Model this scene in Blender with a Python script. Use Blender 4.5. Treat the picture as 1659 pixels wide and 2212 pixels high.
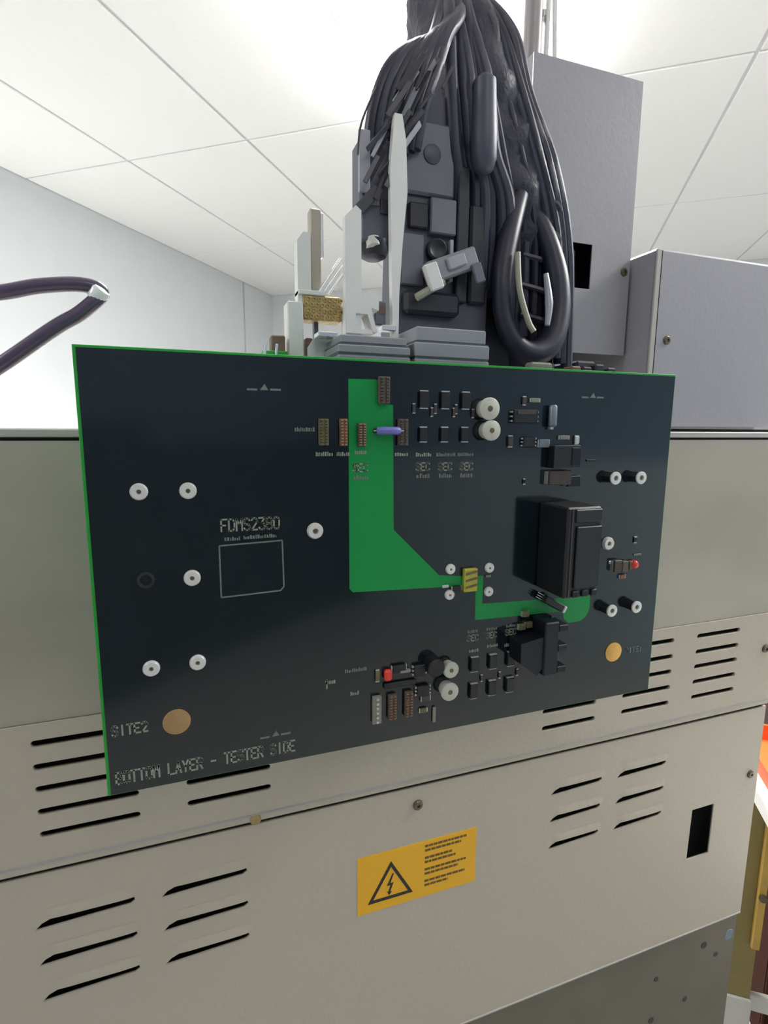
import bpy, bmesh, math, random
from mathutils import Vector, Matrix, noise
random.seed(7)
for o in list(bpy.data.objects): bpy.data.objects.remove(o)
scene = bpy.context.scene
COL = scene.collection

# ------------------------------------------------------------------ camera
CAM = Vector((0.0, -0.4329, 1.45))
yaw, pitch, roll = math.radians(19.477), math.radians(-8.868), math.radians(0.367)
fw = Vector((math.sin(yaw)*math.cos(pitch), math.cos(yaw)*math.cos(pitch), math.sin(pitch)))
rt0 = Vector((math.cos(yaw), -math.sin(yaw), 0)); up0 = rt0.cross(fw)
rt = math.cos(roll)*rt0 + math.sin(roll)*up0; up = -math.sin(roll)*rt0 + math.cos(roll)*up0
cd = bpy.data.cameras.new('camera'); cam = bpy.data.objects.new('camera', cd); COL.objects.link(cam)
cam.matrix_world = Matrix(((rt.x, up.x, -fw.x, CAM.x), (rt.y, up.y, -fw.y, CAM.y), (rt.z, up.z, -fw.z, CAM.z), (0, 0, 0, 1)))
cd.sensor_fit = 'HORIZONTAL'; cd.sensor_width = 36; cd.lens = 1156.64/1659*36
cd.clip_start = 0.01; cd.clip_end = 60
scene.camera = cam

# ------------------------------------------------------------------ world, exposure
w = bpy.data.worlds.new('world'); scene.world = w; w.use_nodes = True
w.node_tree.nodes['Background'].inputs[0].default_value = (0.8, 0.85, 0.9, 1)
w.node_tree.nodes['Background'].inputs[1].default_value = 0.3
vs = scene.view_settings
vs.view_transform = 'Standard'; vs.look = 'None'; vs.gamma = 1; vs.use_curve_mapping = False
vs.exposure = 0.28
LAMP_FRONT = 30.0      # emission of the ceiling panel in view and an added unseen one
FILL_REAR = 2.9        # added unseen ceiling panels behind the camera, for fill light
FILL_LEFT = 9.0        # added unseen ceiling panel behind left, filling the machine front
FILL_WALL = 62.0       # added unseen batten lamp that brightens the left wall

# ------------------------------------------------------------------ helpers
def lin(c):
    c = c/255.0
    return c/12.92 if c <= 0.04045 else ((c+0.055)/1.055)**2.4
def S(r, g, b): return (lin(r), lin(g), lin(b), 1)
MATS = {}
def mat(name, col, rough=0.5, metal=0.0, var=0.06, scale=30.0, bump=0.0, emit=0.0, spec=0.5, stretch=None, coat=0.0):
    m = bpy.data.materials.new(name); m.use_nodes = True; MATS[name] = m
    nt = m.node_tree; b = nt.nodes['Principled BSDF']
    b.inputs['Roughness'].default_value = rough; b.inputs['Metallic'].default_value = metal
    b.inputs['Specular IOR Level'].default_value = spec; b.inputs['Coat Weight'].default_value = coat
    tc = nt.nodes.new('ShaderNodeTexCoord'); n = nt.nodes.new('ShaderNodeTexNoise')
    n.inputs['Scale'].default_value = scale; n.inputs['Detail'].default_value = 5
    if stretch:
        mp = nt.nodes.new('ShaderNodeMapping'); mp.inputs['Scale'].default_value = stretch
        nt.links.new(tc.outputs['Object'], mp.inputs[0]); nt.links.new(mp.outputs[0], n.inputs['Vector'])
    else: nt.links.new(tc.outputs['Object'], n.inputs['Vector'])
    mx = nt.nodes.new('ShaderNodeMix'); mx.data_type = 'RGBA'
    mx.inputs[6].default_value = tuple(max(0, c*(1-var*1.5)) for c in col[:3])+(1,)
    mx.inputs[7].default_value = tuple(min(1, c*(1+var*1.5)) for c in col[:3])+(1,)
    nt.links.new(n.outputs['Fac'], mx.inputs[0]); nt.links.new(mx.outputs[2], b.inputs['Base Color'])
    if bump:
        bp = nt.nodes.new('ShaderNodeBump'); bp.inputs['Strength'].default_value = bump; bp.inputs['Distance'].default_value = 0.002
        nt.links.new(n.outputs['Fac'], bp.inputs['Height']); nt.links.new(bp.outputs[0], b.inputs['Normal'])
    if emit:
        b.inputs['Emission Color'].default_value = (1.0, 1.0, 0.98, 1); b.inputs['Emission Strength'].default_value = emit
    return m

paint = mat('machine_paint', (0.47, 0.41, 0.325, 1), 0.5, 0, 0.03, 220, 0.12)
paint_low = mat('machine_base_paint_shaded', (0.15, 0.128, 0.095, 1), 0.55, 0, 0.22, 9, 0.1)  # brown-grey base paint, darkened for the shade on the low panel
paint_grey = mat('cover_paint', (0.345, 0.335, 0.36, 1), 0.42, 0, 0.03, 200, 0.1)
steel = mat('brushed_steel', (0.39, 0.355, 0.29, 1), 0.5, 0.15, 0.2, 6, 0.03, stretch=(0.8, 1, 1.6))
rail_m = mat('rail_aluminium', (0.43, 0.415, 0.385, 1), 0.6, 0.05, 0.05, 40)
dark = mat('dark_interior', (0.006, 0.006, 0.008, 1), 0.9, 0, 0.02)  # shade of the enclosed insides put into the colour
seam_m = mat('seam_dark', (0.012, 0.012, 0.012, 1), 0.8, 0, 0.02)
screw_m = mat('screw_brass_dull', (0.16, 0.13, 0.09, 1), 0.4, 0.7, 0.2, 400)
rust_m = mat('rust_stain', (0.35, 0.25, 0.10, 1), 0.7, 0, 0.3, 300)
sticker_m = mat('sticker_yellow', S(232, 172, 20), 0.45, 0, 0.03, 60)
ink = mat('black_ink', (0.015, 0.013, 0.010, 1), 0.6, 0, 0.02)
ink_thin = mat('thin_print_ink', (0.12, 0.075, 0.012, 1), 0.6, 0, 0.05)
bluespot = mat('blue_spot', S(110, 125, 140), 0.6, 0, 0.15, 200)
darkspot = mat('dark_spot', S(60, 45, 50), 0.6, 0, 0.2, 200)

fr4 = mat('board_core_green', (0.012, 0.30, 0.03, 1), 0.45, 0, 0.1, 200)
mask = mat('solder_mask_dark', (0.0058, 0.0112, 0.0140, 1), 0.11, 0, 0.12, 12, 0.0, spec=0.66)
pour = mat('green_pour', (0.008, 0.26, 0.055, 1), 0.28, 0, 0.05, 60, spec=0.35)
silk = mat('silkscreen', (0.25, 0.26, 0.205, 1), 0.6, 0, 0.15, 400)
silk_dim = mat('silkscreen_dim', (0.15, 0.165, 0.145, 1), 0.6, 0, 0.2, 400)
gold_m = mat('bare_gold', (0.74, 0.42, 0.10, 1), 0.5, 0.35, 0.08, 300)
copper_m = mat('bare_copper', (0.40, 0.24, 0.11, 1), 0.5, 0.35, 0.12, 500)
nylon = mat('nickel_screw', (0.72, 0.70, 0.66, 1), 0.4, 0.25, 0.05, 300)
post_dark = mat('post_dark', (0.02, 0.017, 0.022, 1), 0.4, 0.2, 0.1)
ic = mat('component_black', (0.008, 0.008, 0.010, 1), 0.4, 0, 0.1, 150)
ic_brown = mat('component_brown', (0.055, 0.04, 0.033, 1), 0.5, 0, 0.2, 400)
sink_m = mat('heatsink_navy', (0.006, 0.007, 0.014, 1), 0.45, 0.3, 0.1)
relay_m = mat('relay_plastic', (0.0075, 0.0075, 0.009, 1), 0.42, 0, 0.1, 100)
tin = mat('tinned_lead', (0.55, 0.55, 0.52, 1), 0.35, 0.6, 0.1, 400)
olive_m = mat('header_olive', (0.13, 0.115, 0.05, 1), 0.6, 0, 0.15, 300)
orange_br = mat('header_brown', (0.22, 0.115, 0.06, 1), 0.6, 0, 0.2, 400)
brown_m = mat('header_dark_brown', (0.10, 0.075, 0.06, 1), 0.6, 0, 0.25, 400)
ivory_m = mat('header_ivory', (0.22, 0.22, 0.17, 1), 0.5, 0, 0.2, 400)
blue_m = mat('capacitor_blue', S(105, 105, 175), 0.35, 0, 0.06, 200)
red_m = mat('led_red', S(225, 62, 48), 0.3, 0, 0.05, 100)
yel_m = mat('socket_yellow', S(178, 172, 62), 0.45, 0.2, 0.25, 500)
can_m = mat('can_silver', (0.16, 0.19, 0.22, 1), 0.4, 0.3, 0.1)

white_pl = mat('white_plate', (0.74, 0.73, 0.70, 1), 0.45, 0, 0.03, 100)
block_m = mat('clamp_grey', (0.27, 0.28, 0.30, 1), 0.42, 0.25, 0.04, 60)
gap_m = mat('clamp_gap', (0.10, 0.105, 0.115, 1), 0.5, 0.2, 0.04)
body_dk = mat('head_body_dark', (0.080, 0.080, 0.105, 1), 0.45, 0.2, 0.18, 40)
body_md = mat('head_body_mid', (0.145, 0.145, 0.175, 1), 0.42, 0.25, 0.15, 40)
body_bk = mat('head_body_black', (0.022, 0.023, 0.032, 1), 0.45, 0.1, 0.2, 40)
lens_m = mat('pale_lens', (0.55, 0.56, 0.50, 1), 0.3, 0, 0.1, 80)
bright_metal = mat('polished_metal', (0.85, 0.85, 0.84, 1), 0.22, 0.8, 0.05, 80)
gold_hc = mat('gold_honeycomb', (0.42, 0.30, 0.12, 1), 0.45, 0.35, 0.45, 260, 0.5)
brown_con = mat('brown_connector', (0.16, 0.10, 0.07, 1), 0.6, 0, 0.2, 200)
cable_m = mat('black_cable', (0.018, 0.018, 0.034, 1), 0.42, 0, 0.2, 60, 0.1)
cable_m2 = mat('charcoal_cable', (0.036, 0.036, 0.060, 1), 0.45, 0, 0.2, 60, 0.1)
sleeve_m = mat('cable_sleeve', (0.020, 0.020, 0.038, 1), 0.5, 0, 0.25, 160, 0.5)
tab_m = mat('tie_tab', (0.035, 0.035, 0.048, 1), 0.35, 0, 0.1, 60)
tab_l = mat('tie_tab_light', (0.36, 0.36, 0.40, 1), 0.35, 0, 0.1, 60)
ribbon_m = mat('pale_ribbon', (0.33, 0.33, 0.24, 1), 0.5, 0, 0.1, 60)
purple_m = mat('purple_hose', (0.085, 0.055, 0.105, 1), 0.25, 0, 0.08, 60, coat=0.5)
pole_m = mat('pole_grey', (0.36, 0.32, 0.32, 1), 0.4, 0.2, 0.08, 40)

ceil_m = mat('ceiling_tile', (0.84, 0.835, 0.82, 1), 0.9, 0, 0.015, 60, 0.05)
grid_m = mat('ceiling_grid', (0.62, 0.62, 0.64, 1), 0.6, 0, 0.03)
wall_m = mat('wall_paint', (0.64, 0.66, 0.665, 1), 0.85, 0, 0.02, 8, 0.03)
wallb_m = mat('wall_paint_blue', (0.33, 0.42, 0.55, 1), 0.8, 0, 0.03, 8, 0.03)
seamw_m = mat('wall_joint_strip', (0.47, 0.46, 0.47, 1), 0.7, 0, 0.05)
floor_m = mat('floor_vinyl', (0.55, 0.53, 0.49, 1), 0.35, 0, 0.1, 5)
lampf_m = mat('lamp_diffuser_front', (0.9, 0.9, 0.9, 1), 0.6, 0, 0, emit=LAMP_FRONT)
fill_r_m = mat('fill_diffuser_rear', (0.9, 0.9, 0.9, 1), 0.6, 0, 0, emit=FILL_REAR)
fill_l_m = mat('fill_diffuser_left', (0.9, 0.9, 0.9, 1), 0.6, 0, 0, emit=FILL_LEFT)
fill_w_m = mat('added_tube_wall', (0.9, 0.9, 0.9, 1), 0.6, 0, 0, emit=FILL_WALL)
lamp_fr = mat('lamp_frame', (0.8, 0.8, 0.8, 1), 0.4, 0, 0.02)
wood_m = mat('red_brown_laminate', (0.055, 0.017, 0.009, 1), 0.8, 0, 0.2, 7, 0, spec=0.15, stretch=(6, 1, 0.6))
olive_post = mat('olive_post', (0.30, 0.235, 0.075, 1), 0.5, 0, 0.12, 20)
yellow_strip = mat('yellow_strip', (0.66, 0.42, 0.09, 1), 0.5, 0, 0.1, 40)
orange_m = mat('orange_plastic', S(222, 98, 42), 0.45, 0, 0.05, 30)
bench_m = mat('bench_white', (0.74, 0.72, 0.66, 1), 0.45, 0, 0.04, 20)
cab_m = mat('cabinet_grey', (0.50, 0.52, 0.51, 1), 0.5, 0, 0.04, 20)
cab_dk = mat('cabinet_dark', (0.10, 0.115, 0.125, 1), 0.5, 0, 0.08, 20)

class MB:
    """collects geometry (world coordinates) for one mesh object"""
    def __init__(s): s.bm = bmesh.new()
    def box(s, x0, x1, y0, y1, z0, z1, bev=0.0, M=None, seg=1):
        r = bmesh.ops.create_cube(s.bm, size=1)
        vs_ = r['verts']
        for v in vs_:
            v.co = Vector(((x0+x1)/2+v.co.x*(x1-x0), (y0+y1)/2+v.co.y*(y1-y0), (z0+z1)/2+v.co.z*(z1-z0)))
        if bev:
            es = list({e for v in vs_ for e in v.link_edges})
            r2 = bmesh.ops.bevel(s.bm, geom=es, offset=bev, segments=seg, profile=0.5, affect='EDGES')
            vs_ = list({v for f in r2['faces'] for v in f.verts} | {v for v in vs_ if v.is_valid})
        if M: 
            for v in vs_: v.co = M @ v.co
        return s
    def ring_loft(s, rings, cap=True, closed=True):
        R = [[s.bm.verts.new(p) for p in r] for r in rings]
        n = len(R[0])
        for a, b in zip(R, R[1:]):
            for i in range(n):
                j = (i+1) % n
                s.bm.faces.new((a[i], a[j], b[j], b[i]))
        if cap:
            s.bm.faces.new(list(reversed(R[0]))); s.bm.faces.new(R[-1])
        return s
    def cyl(s, p0, p1, r0, r1=None, n=16, ph=0.0):
        p0, p1 = Vector(p0), Vector(p1); r1 = r0 if r1 is None else r1
        d = (p1-p0).normalized(); a = d.orthogonal().normalized(); b = d.cross(a)
        f = lambda p, r: [p+r*(math.cos(ph+2*math.pi*k/n)*a+math.sin(ph+2*math.pi*k/n)*b) for k in range(n)]
        return s.ring_loft([f(p0, r0), f(p1, r1)])
    def lathe(s, c, axis, prof, n=20, ph=0.0):
        """prof: list of (distance along axis, radius)"""
        c = Vector(c); d = Vector(axis).normalized(); a = d.orthogonal().normalized(); b = d.cross(a)
        rings = [[c+d*t+r*(math.cos(ph+2*math.pi*k/n)*a+math.sin(ph+2*math.pi*k/n)*b) for k in range(n)] for t, r in prof]
        return s.ring_loft(rings)
    def tube(s, pts, r, n=10, sub=6, flat=1.0):
        P = [Vector(p) for p in pts]
        rad = r if isinstance(r, (list, tuple)) else [r]*len(P)
        Q, Rr = [], []
        for i in range(len(P)-1):
            p0 = P[max(i-1, 0)]; p1 = P[i]; p2 = P[i+1]; p3 = P[min(i+2, len(P)-1)]
            for k in range(sub):
                t = k/sub
                Q.append(0.5*((2*p1)+(-p0+p2)*t+(2*p0-5*p1+4*p2-p3)*t*t+(-p0+3*p1-3*p2+p3)*t**3)); Rr.append(rad[i]*(1-t)+rad[i+1]*t)
        Q.append(P[-1]); Rr.append(rad[-1])
        rings = []; a = None
        for i, q in enumerate(Q):
            d = (Q[min(i+1, len(Q)-1)]-Q[max(i-1, 0)]).normalized()
            a = (d.orthogonal() if a is None else a-d*a.dot(d)).normalized(); b = d.cross(a)
            rings.append([q+Rr[i]*(math.cos(2*math.pi*k/n)*a+flat*math.sin(2*math.pi*k/n)*b) for k in range(n)])
        return s.ring_loft(rings)
    def prism(s, poly, y0, y1):
        """poly of (x, z), extruded along y"""
        A = [s.bm.verts.new((x, y0, z)) for x, z in poly]; B = [s.bm.verts.new((x, y1, z)) for x, z in poly]
        n = len(poly)
        s.bm.faces.new(A); s.bm.faces.new(list(reversed(B)))
        for i in range(n): s.bm.faces.new((A[i], B[i], B[(i+1) % n], A[(i+1) % n]))
        return s
    def mesh(s, name, origin=(0, 0, 0), smooth=False):
        bmesh.ops.recalc_face_normals(s.bm, faces=s.bm.faces[:])
        o = Vector(origin)
        for v in s.bm.verts: v.co -= o
        if smooth:
            for f in s.bm.faces: f.smooth = True
        me = bpy.data.meshes.new(name); s.bm.to_mesh(me); s.bm.free()
        if smooth:
            try: me.set_sharp_from_angle(angle=math.radians(40))
            except Exception: pass
        return me

def worg(o):
    v = Vector((0, 0, 0))
    while o is not None: v += o.location; o = o.parent
    return v
def link(name, me, m, parent=None, loc=(0, 0, 0)):
    o = bpy.data.objects.new(name, me); COL.objects.link(o)
    if m is not None:
        if me.materials: o.material_slots[0].material = m
        else: me.materials.append(m)
    o.parent = parent; o.location = loc
    return o
def build(mb, name, m, parent=None, smooth=False, label=None):
    """geometry in world coordinates -> object parented without shifting it"""
    org = worg(parent)
    o = link(name, mb.mesh(name, org, smooth), m, parent)
    if label: o['label'] = label
    return o
def inst(name, me, m, parent, pos):
    return link(name, me, m, parent, Vector(pos)-worg(parent))
def tag(o, label, cat, group=None):
    o['label'] = label; o['category'] = cat
    if group: o['group'] = group
    return o
def thing(name, label, cat, loc, group=None):
    o = bpy.data.objects.new(name, None); COL.objects.link(o); o.location = loc; o.empty_display_size = 0.05
    return tag(o, label, cat, group)
def struct(o): o['kind'] = 'structure'; return o

def holed_panel(x0, x1, z0, z1, y0, y1, holes):
    """flat sheet in the XZ plane with cut-outs; holes = lists of (x, z)"""
    cu = bpy.data.curves.new('tmp', 'CURVE'); cu.dimensions = '2D'; cu.fill_mode = 'BOTH'; cu.extrude = abs(y1-y0)/2
    for poly in [[(x0, z0), (x1, z0), (x1, z1), (x0, z1)]]+holes:
        sp = cu.splines.new('POLY'); sp.points.add(len(poly)-1); sp.use_cyclic_u = True
        for p, (x, z) in zip(sp.points, poly): p.co = (x, z, 0, 1)
    ob = bpy.data.objects.new('tmp', cu); COL.objects.link(ob)
    me = bpy.data.meshes.new_from_object(ob.evaluated_get(bpy.context.evaluated_depsgraph_get()))
    bpy.data.objects.remove(ob); bpy.data.curves.remove(cu)
    for v in me.vertices:
        x, z, e = v.co; v.co = (x, (y0+y1)/2-e, z)
    mb = MB(); mb.bm.from_mesh(me); bpy.data.meshes.remove(me)
    bmesh.ops.remove_doubles(mb.bm, verts=mb.bm.verts[:], dist=1e-5)
    return mb
def slot(x0, x1, zc, h):
    r = h/2; p = []
    for k in range(7):
        a = -math.pi/2+math.pi*k/6; p.append((x1-r+r*math.cos(a), zc+r*math.sin(a)))
    for k in range(7):
        a = math.pi/2+math.pi*k/6; p.append((x0+r+r*math.cos(a), zc+r*math.sin(a)))
    return p
def rect(x0, x1, z0, z1): return [(x0, z0), (x1, z0), (x1, z1), (x0, z1)]

# ------------------------------------------------------------------ the room (turned 36.84 degrees against the machine)
RY = math.radians(36.841)
U = Vector((math.cos(RY), -math.sin(RY), 0)); V = Vector((math.sin(RY), math.cos(RY), 0))
def room(u, v, z): return Vector((CAM.x, CAM.y, 0))+U*u+V*v+Vector((0, 0, z))
RM = Matrix(((U.x, V.x, 0, CAM.x), (U.y, V.y, 0, CAM.y), (0, 0, 1, 0), (0, 0, 0, 1)))
CH = 2.63; U0, U1, V0, V1 = -2.50, 3.60, -2.645, 4.555
def rbox(u0, u1, v0, v1, z0, z1, bev=0.0): return MB().box(u0, u1, v0, v1, z0, z1, bev, M=RM)
struct(build(rbox(U0-.1, U1+.1, V0-.1, V1+.1, -0.1, 0), 'floor', floor_m))
struct(build(rbox(U0-.1, U0, V0-.1, V1+.1, 0, CH+.1), 'wall_left', wall_m))
struct(build(rbox(U1, U1+.1, V0-.1, V1+.1, 0, CH+.1), 'wall_right', wallb_m))
struct(build(rbox(U0, U1, V1, V1+.1, 0, CH+.1), 'wall_back', wall_m))
struct(build(rbox(U0, U1, V0-.1, V0, 0, CH+.1), 'wall_rear', wallb_m))
struct(build(rbox(U0, U0+.006, 4.066, 4.080, 0, CH-.005), 'trim_1', seamw_m))
struct(build(rbox(U0, U0+.012, V0, V1, 0, .09, .003), 'baseboard_left', seamw_m))
# suspended ceiling: dark-grey grid sheet with proud tiles
ceiling = struct(build(rbox(U0, U1, V0, V1, CH+.006, CH+.1), 'ceiling', grid_m))
lamp_cells = {}
us = [U0+.61*k for k in range(11)]; vsn = [V0+1.2*k for k in range(7)]
LAMPS = {(3, 3): 'f', (1, 1): 'l', (5, 1): 'r', (8, 1): 'r', (6, 3): 'f'}  # first panel is visible; the rest are unseen, added for fill light
tile_me = None
for i in range(10):
    for j in range(6):
        if (i, j) in LAMPS: continue
        cx, cy = (us[i]+us[i+1])/2, (vsn[j]+vsn[j+1])/2
        p = room(cx, cy, CH)
        if tile_me is None:
            mb = MB().box(-.2995, .2995, -.5945, .5945, 0, .012, .003, M=Matrix.Rotation(-RY, 4, 'Z'))
            tile_me = mb.mesh('ceiling_tile')
        inst('ceiling_tile', tile_me, ceil_m, ceiling, p)
LAB = {(3, 3): 'bright rectangular ceiling lamp glowing behind the top of the black cable bundle',
       (6, 3): 'added unseen ceiling lamp further right over the bench, brightening the ceiling',
       (1, 1): 'added unseen ceiling lamp behind and left of the camera, lighting the machine front',
       (8, 1): 'added unseen ceiling lamp lighting the pale cabinets reflected in the board',
       (5, 1): 'added unseen ceiling lamp behind the camera on the bench side, lighting the machine front'}
for (i, j), k in LAMPS.items():
    t = thing('ceiling_lamp', LAB[(i, j)], 'lamp', room((us[i]+us[i+1])/2, (vsn[j]+vsn[j+1])/2, CH-.055), 'ceiling lamps')
    a0, a1, b0, b1 = us[i]+.006, us[i+1]-.006, vsn[j]+.006, vsn[j+1]-.006
    fr = rbox(a0, a1, b0, b0+.02, CH-.015, CH+.006)
    for q in ((a0, a1, b1-.02, b1), (a0, a0+.02, b0+.02, b1-.02), (a1-.02, a1, b0+.02, b1-.02)):
        fr.box(*q, CH-.015, CH+.006, M=RM)
    build(fr, 'frame', lamp_fr, t)
    build(rbox(a0+.021, a1-.021, b0+.021, b1-.021, CH-.055, CH+.003, .004), 'diffuser', {'f': lampf_m, 'r': fill_r_m, 'l': fill_l_m}[k], t)
t = thing('added_wall_lamp', 'added unseen batten lamp low on the left wall, lighting the bright patch there', 'lamp', room(U0, 1.7, 1.24))  # added lamp, unseen, makes the bright patch on the wall
build(rbox(U0, U0+.03, 1.0, 2.25, 1.20, 1.29, .004), 'housing', lamp_fr, t)
build(MB().cyl(room(U0+.055, 1.04, 1.255), room(U0+.055, 2.21, 1.255), .016, n=14), 'tube', fill_w_m, t, True)
for vv in (1.02, 2.21): build(rbox(U0+.03, U0+.075, vv, vv+.02, 1.23, 1.28, .003), 'lamp_holder', lamp_fr, t)

# ------------------------------------------------------------------ the machine
MX0, MX1 = -0.78, 0.666
mach = thing('test_machine', 'large grey sheet-metal test machine with vent slots and yellow warning sticker', 'machine', (0, 0.3, 0))
ZB, ZS, ZV, ZT = 0.811, 1.1105, 1.232, 1.4435
# louvre panel (lower)
lou_x = [(-0.1335, -0.0625), (-0.042, 0.0275), (0.3465, 0.414), (0.4355, 0.507)]
lou_z = [1.0645, 1.0318, 0.999]
holes = [[(a-.001, z-.0050), (b-.004, z-.0030), (b, z-.0002), (b-.001, z+.0032), (a+.010, z+.0022), (a+.004, z-.0002)] for a, b in lou_x for z in lou_z]
cut = [(0.556, 0.920), (0.5935, 0.920), (0.5935, 0.989), (0.5575, 0.989)]
lp = build(holed_panel(MX0, MX1, ZB, ZS-.0032, 0, .0025, holes+[cut]), 'louvre_panel', paint, mach)
# folded lip along the lower edge
build(MB().box(MX0, MX1, -.0006, .018, ZB-.0028, ZB-.0001, .0006), 'lower_lip', rail_m, mach)
# louvre hoods: a shallow pressed bulge above each slit
def hood():
    L, h, d = 0.066, 0.0090, 0.0011
    mb = MB(); nx, nz = 14, 6; g = []
    for i in range(nx+1):
        row = []
        for j in range(nz+1):
            s = i/nx*2-1; t = j/nz
            env = (1-abs(s)**6)*math.cos(t*math.pi/2)**1.3
            row.append(mb.bm.verts.new((s*L/2, -d*env, t*h)))
        g.append(row)
    for i in range(nx):
        for j in range(nz): mb.bm.faces.new((g[i][j], g[i+1][j], g[i+1][j+1], g[i][j+1]))
    me = mb.mesh('louvre', smooth=True)
    return me
hood_me = hood()
for a, b in lou_x:
    for z in lou_z: inst('louvre', hood_me, paint, mach, ((a+b)/2+.004, -.0001, z+.0030))
# vent panel with round-ended slots, slightly proud of the steel
vz = [1.2165, 1.1975, 1.1793, 1.1605, 1.1415]
vx = [(-0.1245, -0.0538), (-0.0185, 0.0500), (0.3285, 0.3965), (0.4320, 0.5005), (0.5345, 0.6027)]
build(holed_panel(MX0, MX1, ZS+.0013, ZV, -.0015, .0025, [slot(a, b, z, .0056) for a, b in vx for z in vz]), 'vent_panel', paint, mach)
build(MB().box(MX0, MX1, -.0022, -.0012, 1.1176, 1.1186), 'fold_line', paint_grey, mach)
build(MB().box(MX0+.002, MX1-.002, .0026, .004, ZS-.006, ZS+.004), 'seam_backing', seam_m, mach)
# plain steel panel and top rail
build(MB().box(MX0, MX1, .0, .003, ZV+.0005, ZT-.0035), 'steel_panel', steel, mach)
build(MB().box(MX0, MX1, .003, .006, ZT-.006, ZT), 'rail_gap', seam_m, mach)
build(MB().box(MX0, MX1, -.001, .02, ZT-.001, ZT+.0050, .001), 'top_rail', rail_m, mach)
# body behind the panels (dark inside, painted sides)
build(MB().box(MX0+.004, MX1-.004, .03, .034, ZB, ZT-.004), 'dark_backing', dark, mach)  # black sheet standing in for the shade inside the machine
for xx in (MX0, MX1-.004): build(MB().box(xx, xx+.004, .0085, .60, 0.06, ZT-.004), 'side_panel', paint_grey, mach)
build(MB().box(MX0, MX1, .596, .60, 0.06, ZT), 'rear_panel', paint_grey, mach)
build(MB().box(MX0, MX1, .006, .60, ZT-.003, ZT+.0045), 'deck', rail_m, mach)
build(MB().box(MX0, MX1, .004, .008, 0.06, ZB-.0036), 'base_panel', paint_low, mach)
build(MB().box(MX0+.05, MX1-.05, .05, .55, 0.0, .06), 'plinth', cab_dk, mach)
# screws on the panels
def screw_mesh(r, h):
    return MB().lathe((0, 0, 0), (0, -1, 0), [(-.001, r), (h*.5, r), (h, r*.72), (h*.98, r*.35), (h*.45, r*.30)], 14).mesh('screw', smooth=True)
sm1 = screw_mesh(.0052, .0026)
for p in ((0.190, 1.0882), (0.652, 1.0163), (-0.60, 1.0882)): inst('screw', sm1, screw_m, mach, (p[0], 0, p[1]))
inst('screw', sm1, screw_m, mach, (0.649, -.0015, 1.1864))
build(MB().lathe((0.036, -.0015, 1.1132), (0, -1, 0), [(-.0005, .0052), (.0008, .0048), (.0012, .002)], 12), 'rusty_rivet', rust_m, mach, True, 'rust-coloured rivet on the seam')
# warning sticker
stk = build(MB().prism([(0.1285, 0.984), (0.2560, 0.984), (0.2560, 1.0465), (0.1285, 1.0465)], -.0004, .0), 'warning_sticker', sticker_m, mach, False, 'yellow electric shock warning sticker')
def ringpoly(outer, inner, y0, y1):
    mb = MB(); n = len(outer)
    A = [mb.bm.verts.new((x, y0, z)) for x, z in outer]; B = [mb.bm.verts.new((x, y0, z)) for x, z in inner]
    C = [mb.bm.verts.new((x, y1, z)) for x, z in outer]; D = [mb.bm.verts.new((x, y1, z)) for x, z in inner]
    for i in range(n):
        j = (i+1) % n
        for a, b in ((A, B), (D, C), (C, A), (B, D)): mb.bm.faces.new((a[i], a[j], b[j], b[i]))
    return mb
build(ringpoly([(0.139, 0.9935), (0.1860, 0.9935), (0.1625, 1.0345)], [(0.1442, 0.9966), (0.1808, 0.9966), (0.1625, 1.0285)], -.0007, -.0004), 'warning_triangle', ink, stk)
build(MB().prism([(0.1640, 1.0205), (0.1585, 1.0085), (0.1622, 1.0085), (0.1600, 1.0015), (0.1587, 1.0020), (0.1608, 0.9975), (0.1635, 1.0012), (0.1618, 1.0012), (0.1652, 1.0105), (0.1618, 1.0105), (0.1655, 1.0205)], -.0007, -.0004), 'lightning_bolt', ink, stk)
rl = random.Random(3)
lz = 1.0405; Ls = [.046, .040, .030, .034, .046, .037, .045, .026]
tx = MB()
for i, L in enumerate(Ls):
    x = 0.1985
    while x < 0.1985+L:
        wd = rl.uniform(.0025, .0062); tx.box(x, min(x+wd, .1985+L), -.0006, -.0004, lz-.0012, lz+.0012); x += wd+.0008
    lz -= .0048 if i % 2 == 0 else .0082
build(tx, 'printed_lines', ink_thin, stk)
# marks on the low base panel
def spot(x, z, r, y=.004): return MB().lathe((x, y, z), (0, -1, 0), [(-.0005, r), (.0006, r*.9)], 12)
build(spot(0.6545, 0.7745, .0085), 'blue_dot', bluespot, mach)
build(spot(0.6097, 0.7738, .0055), 'dark_dot', darkspot, mach)
for x, z, r in ((0.634, .751, .004), (0.530, .752, .004), (0.585, .700, .004), (0.528, .690, .005), (0.345, .70, .012)):
    build(spot(x, z, r), 'scuff', darkspot, mach)

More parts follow.
